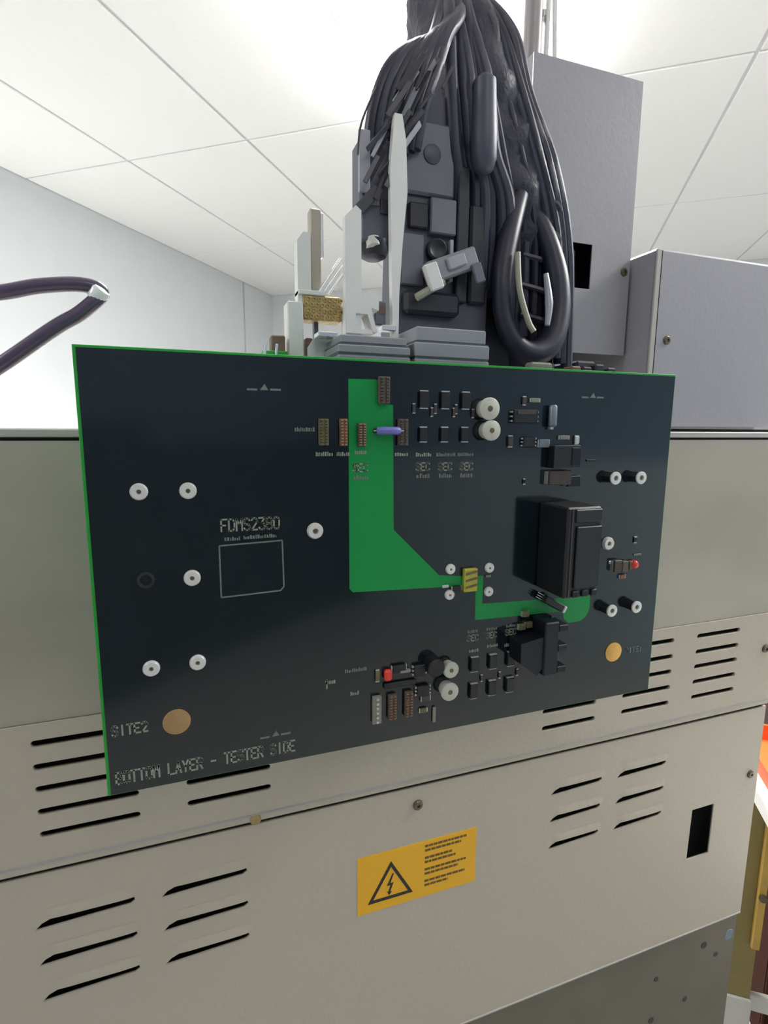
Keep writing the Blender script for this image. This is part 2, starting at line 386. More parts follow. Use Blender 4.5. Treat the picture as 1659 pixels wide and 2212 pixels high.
# covers on the deck
DK = ZT+.0046
def cover(name, label, x0, x1, y0, y1, z0, z1, m):
    t = thing(name, label, 'cover', ((x0+x1)/2, (y0+y1)/2, z0)); return t
tc = cover('tall_cover', 'tall grey sheet-metal cover with a dark square window, behind the cable bundle', .335, .480, .085, .30, DK, 1.825, paint_grey)
win = [(0.3905, 1.6052), (0.4255, 1.6052), (0.4255, 1.6520), (0.3905, 1.6520)]
build(holed_panel(.340, .4795, 1.536, 1.8245, .085, .087, [win]), 'front_sheet', paint_grey, tc)
build(MB().box(.340, .342, .087, .30, 1.536, 1.8245), 'side_sheet', paint_grey, tc)
build(MB().box(.4775, .4795, .087, .30, 1.536, 1.8245), 'side_sheet', paint_grey, tc)
build(MB().box(.342, .4775, .087, .30, 1.8225, 1.8245), 'top_sheet', paint_grey, tc)
build(MB().box(.342, .4775, .298, .30, 1.536, 1.8245), 'rear_sheet', paint_grey, tc)
build(MB().box(.345, .474, .120, .124, 1.58, 1.70), 'dark_backing', dark, tc)  # black sheet standing in for the shade behind the window
build(MB().box(.392, .410, .092, .118, 1.622, 1.648, .002), 'dark_module', body_dk, tc)
build(MB().box(.342, .4775, .200, .296, DK, 1.537), 'foot_frame', body_md, tc)
sm2 = screw_mesh(.0045, .0022)
for p in ((0.4712, 1.6277), (0.3990, 1.5472)): inst('screw', sm2, screw_m, tc, (p[0], .085, p[1]))
rc = cover('side_cover', 'low grey sheet-metal cover box on the machine deck, right of the tall cover', .482, .700, .05, .32, DK, 1.645, paint_grey)
build(MB().box(.487, .695, .055, .315, DK, DK+.004), 'plinth', seam_m, rc)
build(MB().box(.4825, .700, .05, .32, DK+.0035, 1.6455, .003), 'shell', paint_grey, rc)
build(MB().box(.4815, .4885, .0485, .051, DK+.0035, 1.6440, .0008), 'edge_fold', rail_m, rc)
build(MB().box(.4890, .4898, .0492, .0502, DK, 1.6430), 'fold_gap', seam_m, rc)
sm3 = screw_mesh(.0048, .0022); inst('screw', sm3, screw_m, rc, (0.506, .05, 1.5498))
# backing strip below the tall cover, seen in the gap above the board
bs = build(MB().box(.385, .481, .19, .196, DK, 1.60, .001), 'backing_sheet', rail_m, tc)

# pole rising above the tall cover
pl = thing('signal_pole', 'grey upright pole on top of the tall cover with a glossy clip', 'pole', (.3535, .11, 1.8245))
build(MB().lathe((.3535, .111, 1.8246), (0, 0, 1), [(0, .0125), (.004, .0125), (.006, .0095), (.20, .0095), (.201, .0085)], 20), 'tube', pole_m, pl, True)
build(MB().box(.3655, .3705, .104, .118, 1.835, 1.905, .001), 'clip', bright_metal, pl)
build(MB().box(.3625, .3705, .106, .116, 1.875, 1.882, .001), 'clip_arm', bright_metal, pl)

# ------------------------------------------------------------------ contact head behind the board
hd = thing('contact_head', 'grey and white contact head with stacked clamp blocks standing behind the circuit board', 'test head', (0.18, 0.03, DK))
mp = build(MB().box(.045, .335, -.078, .12, DK, 1.4858, .002), 'mounting_plate', block_m)
tag(mp, 'thick grey mounting plate on the machine deck, carrying the contact head', 'plate')
def stack(x0, x1, ztop, y0, y1):
    cb = build(MB().box(x0, x1, y0, y1, 1.486, 1.4975, .0008), 'clamp_block', block_m, hd)
    h = (ztop-1.4975)/2
    build(MB().box(x0+.0006, x1-.0006, y0+.001, y1-.001, 1.4975, 1.4985), 'gap_sheet', gap_m, cb)
    build(MB().box(x0, x1, y0, y1, 1.4985, 1.4975+h, .0008), 'layer', block_m, cb)
    build(MB().box(x0+.0006, x1-.0006, y0+.001, y1-.001, 1.4975+h, 1.4985+h), 'gap_sheet', gap_m, cb)
    build(MB().box(x0+.002, x1-.002, y0+.002, y1-.001, 1.4985+h, ztop, .0008), 'layer', block_m, cb)
stack(.0908, .1415, 1.5105, -.085, -.035)
stack(.1445, .2022, 1.5190, -.085, -.030)
build(MB().prism([(.128, 1.500), (.152, 1.503), (.156, 1.520), (.149, 1.521), (.146, 1.514), (.130, 1.511)], -.030, -.015), 'spacer', white_pl, hd)
# white uprights
build(MB().prism([(.1050, 1.486), (.1164, 1.486), (.1164, 1.5985), (.1125, 1.6015), (.1046, 1.5935)], -.053, -.047), 'upright_plate', white_pl, hd)
build(MB().prism([(.1410, 1.486), (.1445, 1.486), (.1450, 1.545), (.1472, 1.580), (.1505, 1.6150), (.1490, 1.6480), (.1460, 1.6640), (.1405, 1.6640), (.1376, 1.6300), (.1390, 1.565)], -.053, -.047), 'upright_plate', white_pl, hd)
# bridge between the uprights
br = MB().prism([(.1052, 1.5365), (.1225, 1.5460), (.1255, 1.5460), (.1290, 1.5400), (.1290, 1.5330), (.1235, 1.5345), (.1245, 1.5290), (.1280, 1.5180), (.1250, 1.5180), (.1205, 1.5300), (.1120, 1.5300), (.1120, 1.5195), (.1245, 1.5195), (.1245, 1.5165), (.1052, 1.5165)], -.0545, -.040)
build(br, 'bridge', white_pl, hd)
build(MB().box(.1125, .1200, -.038, -.034, 1.5200, 1.5300), 'brown_insert', brown_con, hd)
build(MB().box(.1290, .1380, -.045, -.038, 1.5250, 1.5420, .001), 'link_block', body_md, hd)
build(MB().box(.1325, .1372, -.0455, -.0448, 1.5330, 1.5385), 'brown_insert', brown_con, hd)
build(MB().box(.1310, .1420, -.056, -.048, 1.5195, 1.5235, .0006), 'bright_foot', bright_metal, hd)
build(MB().box(.0835, .0975, -.060, -.046, 1.5118, 1.5155, .0006), 'bright_foot', bright_metal, hd)
build(MB().prism([(.0790, 1.486), (.104, 1.486), (.104, 1.512), (.083, 1.512), (.079, 1.506)], -.045, -.030), 'white_wedge', white_pl, hd)
# camera-like module with a rounded lower end
md = build(MB().box(.1195, .1450, -.040, -.018, 1.5830, 1.6530, .002), 'module', body_dk, hd)
build(MB().lathe((.1325, -.030, 1.583), (0, 0, -1), [(-.004, .0120), (.002, .0118), (.007, .0098), (.009, .006)], 20), 'lens_rim', body_bk, md, True)
build(MB().lathe((.1300, -.035, 1.585), (.1, -.5, -1), [(0, .0070), (.006, .0058), (.0075, .002)], 16), 'lens', lens_m, md, True)
build(MB().box(.1250, .1340, -.0412, -.0395, 1.6080, 1.6190, .0005), 'plate', body_md, md)
build(MB().box(.1345, .1425, -.0415, -.0395, 1.6030, 1.6130, .0005), 'plate', body_bk, md)
build(MB().box(.1180, .1265, -.0420, -.0395, 1.6150, 1.6560, .0005), 'plate', tab_l, md)
# main dark body
mbody = build(MB().prism([(.150, 1.486), (.232, 1.486), (.234, 1.60), (.229, 1.66), (.205, 1.70), (.170, 1.695), (.156, 1.672), (.154, 1.62), (.152, 1.57)], -.024, .004), 'main_body', body_dk, hd)
build(MB().box(.1570, .2000, -.028, -.0235, 1.6260, 1.6780, .002), 'cover_plate', body_md, mbody)
build(MB().box(.1790, .2010, -.030, -.0235, 1.5990, 1.6250, .001), 'cover_plate', body_md, mbody)
build(MB().box(.1620, .1780, -.0285, -.0235, 1.6020, 1.6200, .001), 'cover_plate', body_bk, mbody)
build(MB().box(.1560, .1755, -.0275, -.0235, 1.5600, 1.5980, .001), 'cover_plate', body_md, mbody)
build(MB().lathe((.186, -.0235, 1.5880), (0, -1, 0), [(0, .0085), (.005, .0085), (.006, .007), (.0045, .005)], 18), 'boss', body_bk, mbody, True)
build(MB().box(.2020, .2120, -.0300, -.0235, 1.5500, 1.6500, .001), 'channel', body_bk, mbody)
build(MB().box(.2140, .2300, -.0290, -.0235, 1.5500, 1.6250, .002), 'channel', body_bk, mbody)
build(MB().box(.1960, .1990, -.0300, -.0235, 1.5650, 1.5960, .0005), 'bright_edge', tab_l, mbody)
build(MB().lathe((.1800, -.0240, 1.655), (0, -1, 0), [(0, .008), (.005, .007), (.006, .004)], 18), 'boss', body_dk, mbody, True)
build(MB().box(.1530, .1560, -.0290, -.0200, 1.5700, 1.5830, .0008), 'bright_edge', bright_metal, mbody)
build(MB().box(.226, .290, .004, .012, 1.486, 1.63, .001), 'back_plate', body_bk, hd)
# light angled bracket and stick
R1 = Matrix.Translation((.192, -.036, 1.573)) @ Matrix.Rotation(math.radians(-22), 4, 'Y')
bk = build(MB().box(-.020, .024, -.006, .006, -.0075, .0085, .0015, M=R1), 'bracket', block_m, hd)
build(MB().box(-.0245, -.0130, -.010, -.005, -.0130, .0065, .001, M=R1), 'bracket_tab', white_pl, bk)
build(MB().box(.0150, .0240, -.008, -.005, -.0190, -.004, .001, M=R1), 'bracket_tab', body_md, bk)
build(MB().box(-.004, .012, -.009, -.005, -.003, .006, .001, M=R1), 'bracket_tab', tab_l, bk)
build(MB().tube([(.1640, -.040, 1.5480), (.1740, -.041, 1.5540), (.1860, -.040, 1.5610)], .0030, 8), 'pale_stick', ribbon_m, hd, True)
build(MB().box(.1575, .2050, -.033, -.024, 1.5380, 1.5560, .003), 'lower_bracket', body_bk, hd)
# grey rounded tube hanging in front of the bundle
build(MB().lathe((.2185, -.036, 1.7120), (.02, 0, -1), [(0, .004), (.004, .0085), (.040, .0100), (.058, .0098), (.066, .0070), (.069, .002)], 20), 'hanging_tube', body_dk, hd, True)
# small connectors next to the board edge
build(MB().box(.2480, .2680, -.070, -.060, 1.492, 1.5015, .0015), 'pale_connector', ivory_m, hd)
for x in (.286, .297, .309, .321): build(MB().box(x, x+.009, -.07, -.058, 1.486, 1.5005+.002*math.sin(x*900), .0012), 'dark_connector', body_bk if int(x*1000) % 2 else brown_con, hd)
build(MB().box(.330, .352, -.02, .03, 1.486, 1.512, .002), 'dark_connector', body_bk, hd)

# left post group of the head (its own carriage)
pg = thing('guide_carriage', 'small white and gold guide carriage with two upright posts, left of the contact head', 'carriage', (.08, -.03, 1.486))
build(MB().prism([(.0735, 1.5370), (.0830, 1.5370), (.0830, 1.5838), (.0778, 1.5838), (.0735, 1.5780)], -.042, -.030), 'white_post', white_pl, pg)
build(MB().box(.0837, .0912, -.038, -.028, 1.5430, 1.6015, .0008), 'steel_post', steel, pg)
build(MB().box(.0912, .0935, -.036, -.026, 1.5700, 1.6000, .0005), 'post_highlight', bright_metal, pg)  # strip standing in for the white highlight on the steel post
build(MB().box(.0655, .0765, -.045, -.028, 1.4862, 1.5370, .0008), 'white_block', white_pl, pg)
gb = build(MB().box(.0765, .1046, -.043, -.028, 1.5255, 1.5425, .0008), 'gold_block', gold_hc, pg)
cell = MB().lathe((0, 0, 0), (0, -1, 0), [(-.0005, .0017), (.0006, .0016), (.0006, .0010), (-.0003, .0009)], 6).mesh('cell')
for r_ in range(4):
    for c_ in range(7): inst('cell', cell, gold_hc, gb, (.0788+c_*.0039+(r_ % 2)*.0019, -.0430, 1.5280+r_*.0039))
build(MB().box(.0735, .0930, -.044, -.027, 1.5422, 1.5455, .0006), 'cap_plate', white_pl, pg)
build(MB().box(.0860, .0890, -.036, -.030, 1.5050, 1.5260), 'pin', body_dk, pg)
for k in range(3):
    build(MB().cyl((.0880+k*.0035, -.041-k*.001, 1.5440), (.1045+k*.0028, -.041-k*.001, 1.5690-k*.002), .0013, n=10), 'diagonal_rod', bright_metal, pg, True)
build(MB().box(.0780, .0830, -.044, -.034, 1.5000, 1.5130, .0006), 'brown_connector', brown_con, pg)
build(MB().box(.0535, .0630, -.048, -.036, 1.4862, 1.5130, .0008), 'brown_connector', brown_con, pg)
build(MB().box(.0470, .0640, -.052, -.036, 1.4862, 1.5020, .0006), 'green_card', fr4, pg)
for x in (.0465, .0540): build(MB().cyl((x, -.055, 1.488), (x+.0022, -.055, 1.506), .0009, n=8), 'bright_pin', bright_metal, pg, True)

# ------------------------------------------------------------------ cable bundle over the head
cb = thing('cable_bundle', 'thick bundle of black cables arching over the contact head, with loose tie ends', 'cable bundle', (.30, .02, 1.50))
def lump(path, rads, m, name, amp=.15, n=22, fr=38):
    mb = MB().tube(path, rads, n, 10)
    ctr = Vector((.25, .0, 1.65))
    for v in mb.bm.verts:
        k = noise.noise(v.co*fr)*.0045*amp/.15+noise.noise(v.co*fr*2.7)*.002*amp/.15
        v.co += (v.co-Vector((v.co.x*0+.26, .03, v.co.z))).normalized()*k
    return build(mb, name, m, cb, True)
lump([(.299, .018, 1.4875), (.298, .016, 1.545), (.288, .014, 1.595), (.270, .012, 1.645), (.248, .012, 1.695), (.232, .014, 1.735), (.220, .022, 1.775), (.217, .040, 1.800), (.226, .070, 1.805), (.245, .110, 1.785), (.262, .150, 1.74), (.268, .18, 1.66), (.268, .19, 1.56), (.268, .19, 1.4875)],
     [.026, .031, .035, .038, .041, .040, .034, .030, .029, .028, .028, .028, .028, .028], sleeve_m, 'sleeve', .22)
rc2 = random.Random(11)
# cables that follow the sleeve outside
def lerp(a, b, t): return a+(b-a)*t
for i in range(16):
    t = i/15
    xb = lerp(.205, .3235, t); zb = lerp(1.60, 1.505, t**.6)
    ph = rc2.uniform(-.004, .004)
    ph += .006 if t > .5 else 0
    path = [(xb, -.020+ph, zb), (lerp(.205, .315, t), -.024+ph, lerp(1.64, 1.60, t)), (lerp(.200, .288, t)+ph, -.026+ph*.8, 1.665), (lerp(.196, .268, t), -.024+ph*.8, 1.715), (lerp(.198, .247, t)+ph, -.016, 1.758), (lerp(.206, .236, t), .004, 1.792), (lerp(.21, .232, t), .034, 1.812), (lerp(.214, .24, t), .075, 1.815)]
    build(MB().tube(path, rc2.uniform(.0038, .0062), 9, 7), 'cable', cable_m2 if i % 3 == 0 else cable_m, cb, True)
# cables dropping down the left shoulder
for i in range(8):
    t = i/7
    path = [(lerp(.128, .165, t), -.030, lerp(1.640, 1.655, t)), (lerp(.131, .170, t), -.034, lerp(1.672, 1.685, t)), (lerp(.142, .180, t), -.034, lerp(1.702, 1.712, t)), (lerp(.160, .190, t), -.028, lerp(1.722, 1.736, t)), (lerp(.182, .205, t), -.018, lerp(1.738, 1.760, t)), (lerp(.200, .212, t), .002, 1.782), (.212, .03, 1.802)]
    build(MB().tube(path, rc2.uniform(.0034, .0055), 9, 7), 'cable', cable_m2 if i % 2 else cable_m, cb, True)
# loose tie ends on the left shoulder
for i in range(26):
    t = (i % 13)/12; off = rc2.uniform(0, .020) if i < 13 else rc2.uniform(.004, .034)
    x = lerp(.1215, .158, t)+off*.75+rc2.uniform(-.002, .002); z = lerp(1.632, 1.712, t)-off*.25+rc2.uniform(-.006, .006)
    L = rc2.uniform(.020, .036); a = rc2.uniform(48, 66); wd = rc2.uniform(.0011, .0026)
    Mx = Matrix.Translation((x, -.040-rc2.uniform(0, .010), z)) @ Matrix.Rotation(math.radians(-a), 4, 'Y') @ Matrix.Rotation(rc2.uniform(-.9, .9), 4, 'X')
    build(MB().box(-L*.5, L*.5, -.0006, .0006, -wd, wd, .0003, M=Mx), 'tie_end', tab_l if i in (3, 8, 16, 21) else tab_m, cb)
Mx = Matrix.Translation((.1225, -.045, 1.6080)) @ Matrix.Rotation(math.radians(-48), 4, 'Y')
build(MB().box(-.010, .013, -.0012, .0012, -.0038, .0038, .0005, M=Mx), 'tie_end', tab_m, cb)
build(MB().tube([(.1168, -.043, 1.638), (.1185, -.043, 1.655), (.124, -.043, 1.670), (.131, -.042, 1.684)], .0007, 6), 'thin_wire', tab_m, cb, True)
# hose loop at the lower right
build(MB().tube([(.262, -.020, 1.640), (.248, -.030, 1.605), (.2395, -.036, 1.570), (.2410, -.038, 1.540), (.2520, -.040, 1.519), (.2690, -.040, 1.512), (.2870, -.038, 1.522), (.2965, -.034, 1.548), (.2955, -.030, 1.580), (.286, -.022, 1.615), (.275, -.010, 1.64)], [.0085, .0085, .0078, .0074, .0085, .0105, .0105, .0100, .0095, .0085, .0080], 14, 8), 'hose_loop', cable_m, cb, True)
build(MB().tube([(.2480, -.044, 1.588), (.2500, -.046, 1.560), (.2580, -.048, 1.536), (.2630, -.049, 1.528)], .0024, 8, 6), 'pale_ribbon', ribbon_m, cb, True)
build(MB().tube([(.2760, -.043, 1.575), (.2790, -.045, 1.552), (.2770, -.047, 1.534)], [.002, .0034, .002], 8, 6), 'hose_highlight', tab_l, cb, True)  # pale tube standing in for the white highlight on the hose
for k in range(5):
    zc = 1.53+.024*k; xo = .318-.0016*(k**1.6)
    build(MB().tube([(.270, -.018, zc+.018), (.296, -.026, zc+.010), (xo, -.014, zc), (xo+.010, .010, zc-.004)], .0026, 7, 5), 'cable_tie', tab_m if k != 2 else cable_m2, cb, True)

# ------------------------------------------------------------------ circuit board
PX0, PX1, PZ0, PZ1 = -.0588, .3613, 1.2283, 1.4933
PF = -.1000
pcb = thing('circuit_board', 'large dark green circuit board with a bright green zone, held upright before the machine', 'circuit board', ((PX0+PX1)/2, -.0985, PZ0))
core = build(MB().box(PX0, PX1, PF, PF+.0032, PZ0, PZ1, .0003), 'board_core', fr4, pcb)
build(MB().box(PX0+.0018, PX1-.0008, PF-.0002, PF, PZ0+.0005, PZ1-.0015), 'solder_mask', mask, pcb)
gp = [(93.3, 1480.7), (112.6, 1480.9), (112.7, 1465.7), (123.4, 1465.2), (124.6, 1382.5), (159.1, 1347.9), (176.4, 1345.8), (194.6, 1344.4), (194.6, 1323.2), (292.3, 1319.6), (292.2, 1309.0), (289.5, 1303.0), (284.0, 1299.6), (272.5, 1299.2), (268.0, 1303.0), (266.6, 1309.5), (189.1, 1311.3), (188.6, 1338.5), (163.7, 1338.9), (96.0, 1341.6), (93.6, 1344.0)]
build(MB().prism([(x/1000, z/1000) for x, z in gp], PF-.0004, PF-.0002), 'green_pour', pour, pcb, False, 'bright green bare zone of the board')
PF2 = PF-.0004
# arms that carry the board from the machine
for x in (.02, .28):
    build(MB().box(x, x+.03, -.0967, -.0001, 1.30, 1.33, .001), 'carrier_arm', block_m, pcb)

# stroke font for the silkscreen
FONT = {'B': [[(0, 0), (0, 6), (3, 6), (4, 5), (4, 4), (3, 3), (0, 3)], [(3, 3), (4, 2), (4, 1), (3, 0), (0, 0)]], 'O': [[(1, 0), (0, 1), (0, 5), (1, 6), (3, 6), (4, 5), (4, 1), (3, 0), (1, 0)]],
 'T': [[(0, 6), (4, 6)], [(2, 6), (2, 0)]], 'M': [[(0, 0), (0, 6), (2, 3), (4, 6), (4, 0)]], 'L': [[(0, 6), (0, 0), (4, 0)]], 'A': [[(0, 0), (2, 6), (4, 0)], [(.8, 2.2), (3.2, 2.2)]],
 'Y': [[(0, 6), (2, 3), (4, 6)], [(2, 3), (2, 0)]], 'E': [[(4, 6), (0, 6), (0, 0), (4, 0)], [(0, 3), (3, 3)]], 'R': [[(0, 0), (0, 6), (3, 6), (4, 5), (4, 4), (3, 3), (0, 3)], [(2, 3), (4, 0)]],
 'S': [[(4, 5), (3, 6), (1, 6), (0, 5), (0, 4), (1, 3), (3, 3), (4, 2), (4, 1), (3, 0), (1, 0), (0, 1)]], 'I': [[(2, 0), (2, 6)]], 'D': [[(0, 0), (0, 6), (2.6, 6), (4, 4.6), (4, 1.4), (2.6, 0), (0, 0)]],
 'F': [[(0, 0), (0, 6), (4, 6)], [(0, 3), (3, 3)]], 'C': [[(4, 5), (3, 6), (1, 6), (0, 5), (0, 1), (1, 0), (3, 0), (4, 1)]], '-': [[(.4, 3), (3.6, 3)]], ' ': [],
 '2': [[(0, 5), (1, 6), (3, 6), (4, 5), (4, 4), (0, 0), (4, 0)]], '3': [[(0, 6), (4, 6), (2, 3.6), (3, 3.4), (4, 2.4), (4, 1), (3, 0), (1, 0), (0, 1)]], '1': [[(1, 5), (2, 6), (2, 0)]],
 '8': [[(1, 3), (0, 4), (0, 5), (1, 6), (3, 6), (4, 5), (4, 4), (3, 3), (1, 3), (0, 2), (0, 1), (1, 0), (3, 0), (4, 1), (4, 2), (3, 3)]], '0': [[(1, 0), (0, 1), (0, 5), (1, 6), (3, 6), (4, 5), (4, 1), (3, 0), (1, 0)]]}
def text(s, x, z, w, h, sw, name, m, y=PF2-.00015):
    """x, z lower left in metres; w total width, h letter height, sw stroke width"""
    mb = MB(); adv = w/len(s); cw = adv*.72
    for i, ch in enumerate(s):
        for st in FONT[ch]:
            for (a, b), (c, d) in zip(st, st[1:]):
                p = Vector((x+i*adv+a/4*cw, 0, z+b/6*h)); q = Vector((x+i*adv+c/4*cw, 0, z+d/6*h))
                t = (q-p).normalized(); nrm = Vector((t.z, 0, -t.x))*sw/2; p -= t*sw*.4; q += t*sw*.4
                k = [p+nrm, q+nrm, q-nrm, p-nrm]
                mb.prism([(v.x, v.z) for v in k], y, PF2+.0003)
    return build(mb, name, m, pcb)
text('BOTTOM LAYER - TESTER SIDE', -.0535, 1.2352, .1095, .0074, .0011, 'board_title', silk)
text('SITE2', -.0538, 1.2668, .0205, .0062, .0010, 'site_mark', silk)
text('SITE1', .3325, 1.2655, .0180, .0045, .0009, 'site_mark', silk_dim)
text('FDMS2380', .0134, 1.3878, .0360, .0072, .0010, 'part_number', silk)
rs = random.Random(5)
def micro(x0, x1, z, h, name='small_print', m=silk_dim):
    mb = MB(); x = x0
    while x < x1:
        wd = rs.uniform(.0005, .0013); k = rs.uniform(.55, 1)
        mb.box(x, x+wd, PF2-.00015, PF2+.0003, z, z+h*k); x += wd+rs.uniform(.0003, .0006)
    return build(mb, name, m, pcb)
micro(.0150, .0240, 1.3818, .0024); micro(.0262, .0462, 1.3822, .0024)
# outlined square field under the part number
sq = MB()
for (a, b), (c, d) in zip([(.0118, 1.3465), (.0118, 1.3790), (.0498, 1.3800), (.0502, 1.3500), (.0480, 1.3475)], [(.0118, 1.3790), (.0498, 1.3800), (.0502, 1.3500), (.0480, 1.3475), (.0118, 1.3465)]):
    p, q = Vector((a, 0, b)), Vector((c, 0, d)); t = (q-p).normalized(); nr = Vector((t.z, 0, -t.x))*.00045
    sq.prism([(v.x, v.z) for v in (p+nr, q+nr, q-nr, p-nr)], PF2-.0001, PF2+.0003)
build(sq, 'outline_square', silk_dim, pcb)
# little maker marks: triangle over a dash row
for x, z in ((.0411, 1.4722), (.0424, 1.2482), (.2821, 1.4735)):
    mb = MB().prism([(x-.0025, z), (x+.0025, z), (x+.0004, z+.0036)], PF2-.00015, PF2+.0003)
    mb.box(x-.0100, x-.0040, PF2-.00015, PF2+.0003, z-.0004, z+.0008); mb.box(x+.0036, x+.0100, PF2-.00015, PF2+.0003, z-.0002, z+.0010)
    build(mb, 'maker_mark', silk_dim, pcb)
for x, z in ((.1008, 1.4222), (.1449, 1.4222), (.1615, 1.4220), (.1778, 1.4218)): 
    text('SEC', x-.0046, z, .0108, .0050, .0009, 'reference_mark', silk); micro(x-.0042, x+.0048, z-.0052, .0030)
for x, z in ((.1874, 1.2955), (.2030, 1.2957), (.2198, 1.2961)):
    text('SEC', x-.0042, z, .0098, .0045, .0008, 'reference_mark', silk); micro(x-.0040, x+.0044, z+.0062, .0025)
for x0, x1, z in ((.0590, .0715, 1.4478), (.072, .082, 1.4325), (.0855, .0935, 1.4325), (.0975, .1045, 1.4335), (.1250, .1335, 1.4320), (.140, .150, 1.4315), (.155, .168, 1.4315), (.171, .183, 1.4315), (.077, .083, 1.2790), (.0900, .1050, 1.2850), (.094, .100, 1.268), (.25, .266, 1.262), (.185, .193, 1.2865), (.20, .209, 1.2885), (.215, .225, 1.2870)):
    micro(x0, x1, z, .0028, m=silk if x1-x0 < .0115 else silk_dim)
text('1', .0760, 1.2760, .004, .0060, .0009, 'reference_mark', silk)
# round bare pads
def disc(x, z, r, m, name, label):
    build(MB().lathe((x, PF2+.0003, z), (0, -1, 0), [(0, r), (.00065, r), (.0008, r*.96)], 32), name, m, pcb, True, label)
disc(-.0177, 1.2697, .0082, copper_m, 'round_pad', 'dull copper round pad')
disc(.3196, 1.2685, .0082, gold_m, 'round_pad', 'bright gold round pad')
# screws
def scr(r, h, hole):
    head = MB().lathe((0, .0002, 0), (0, -1, 0), [(0, r), (h*.6, r), (h, r*.86), (h, r*hole*1.25), (h*.55, r*hole)], 20).mesh('screw', smooth=True)
    sock = MB().lathe((0, 0, 0), (0, -1, 0), [(h*.40, r*hole*.9), (h*.62, r*hole*.95)], 8).mesh('socket')
    return head, sock
sA = scr(.0049, .0022, .24); sB = scr(.0052, .0030, .30); sC = scr(.0037, .0020, .20)
def put(kind, x, z, y=PF-.0002, m=nylon):
    o = inst('screw', kind[0], m, pcb, (x, y, z)); inst('socket', kind[1], screw_m, o, (x, y, z))
for x, z in ((-.0307, 1.4135), (-.0044, 1.4132), (-.0045, 1.3605), (-.0301, 1.3067), (-.0038, 1.3067)): put(sA, x, z)
for x, z in ((.0707, 1.3850), (.3053, 1.3613)): put(sB, x, z)
for x, z in ((.1677, 1.3517), (.1992, 1.3501), (.1675, 1.3329), (.1992, 1.3322)): put(sC, x, z, PF2)
build(MB().lathe((-.0301, PF, 1.3613), (0, -1, 0), [(-.0001, .0050), (.0005, .0048), (.0005, .0034), (.0001, .0032)], 20), 'empty_hole', body_bk, pcb, True)
# hex standoffs
def standoff(x, z, L, r, m=nylon, side=post_dark):
    y = PF-.0002
    o = build(MB().lathe((x, y, z), (0, -1, 0), [(0, r*.92), (L-.0014, r*.92)], 6), 'standoff', side, pcb)
    build(MB().lathe((x, y, z), (0, -1, 0), [(L-.0014, r), (L-.0002, r), (L, r*.9), (L, r*.42), (L-.0012, r*.38)], 20), 'cap', m, o, True)
    build(MB().lathe((x, y, z), (0, -1, 0), [(L-.0013, r*.36), (L-.0010, r*.36)], 8), 'bore', screw_m, o)
for x, z in ((.3018, 1.4137), (.3266, 1.4134), (.3077, 1.3079), (.3326, 1.3083)): standoff(x, z, .0085, .0049)
ivory_st = mat('standoff_ivory', (0.50, 0.50, 0.42, 1), 0.45, 0, 0.08, 200)
def knob(x, z, L, r):
    y = PF-.0002
    o = build(MB().lathe((x, y, z), (0, -1, 0), [(0, r*.82), (L-.002, r*.82), (L-.002, r), (L-.0006, r), (L, r*.88)], 24), 'spacer', ivory_st, pcb, True)
    build(MB().lathe((x, y, z), (0, -1, 0), [(L-.0002, r*.28), (L+.0004, r*.24)], 12), 'pin_tip', screw_m, o)
knob(.1906, 1.4637, .0085, .0076); knob(.1926, 1.4491, .0085, .0070); knob(.1663, 1.2624, .0085, .0068); knob(.1673, 1.2785, .0075, .0060)

# headers and small parts
def header(x, z, w, h, d, m, name='pin_header', rows=9, cols=2, pm=None):
    o = build(MB().box(x-w/2, x+w/2, PF2-d, PF2, z-h/2, z+h/2, .0003), name, m, pcb)
    mb = MB()
    for r in range(rows):
        for c in range(cols):
            px = x-w/2+w*(c+.5)/cols; pz = z-h/2+h*(r+.5)/rows
            mb.box(px-w*.13, px+w*.13, PF2-d-.0012, PF2-d, pz-h/rows*.22, pz+h/rows*.22)
    build(mb, 'pins', pm or m, o)
    return o
header(.0767, 1.4475, .0062, .0165, .0030, olive_m)
header(.0895, 1.4474, .0050, .0170, .0030, orange_br, pm=copper_m)
header(.1015, 1.4460, .0052, .0145, .0035, brown_m, pm=copper_m)
header(.1163, 1.4741, .0075, .0170, .0035, brown_m)
header(.1298, 1.4476, .0068, .0172, .0030, brown_m)
header(.1126, 1.2552, .0064, .0205, .0030, ivory_m, rows=6, cols=1, pm=tin)
header(.1241, 1.2555, .0062, .0185, .0030, brown_m, pm=orange_br)
header(.1365, 1.2556, .0062, .0190, .0030, brown_m, pm=orange_br)
bc = build(MB().lathe((.1105, -.1055, 1.4485), (1, 0, 0), [(0, .0016), (.0012, .0026), (.0150, .0026), (.0162, .0016)], 16), 'blue_capacitor', blue_m, pcb, True, 'blue cylindrical capacitor')
build(MB().cyl((.1085, -.1055, 1.4485), (.1290, -.1055, 1.4485), .0004, n=6), 'lead', tin, bc)
build(MB().box(.1098, .1118, -.1055, PF2, 1.4470, 1.4500, .0003), 'lead_foot', ic, bc)
def smd(x, z, w, h, d, m=ic, vert=False, name='chip', cap=tin, ends=True):
    o = build(MB().box(x-w/2, x+w/2, PF2-d, PF2, z-h/2, z+h/2, min(.0004, d*.2)), name, m, pcb)
    if ends:
        for s in (-1, 1):
            if vert: build(MB().box(x-w/2*.9, x+w/2*.9, PF2-d*.6, PF2, z+s*h/2-(.0008 if s < 0 else 0), z+s*h/2+(.0008 if s > 0 else 0)), 'terminal', cap, o)
            else: build(MB().box(x+s*w/2-(.0008 if s < 0 else 0), x+s*w/2+(.0008 if s > 0 else 0), PF2-d*.6, PF2, z-h/2*.9, z+h/2*.9), 'terminal', cap, o)
    return o
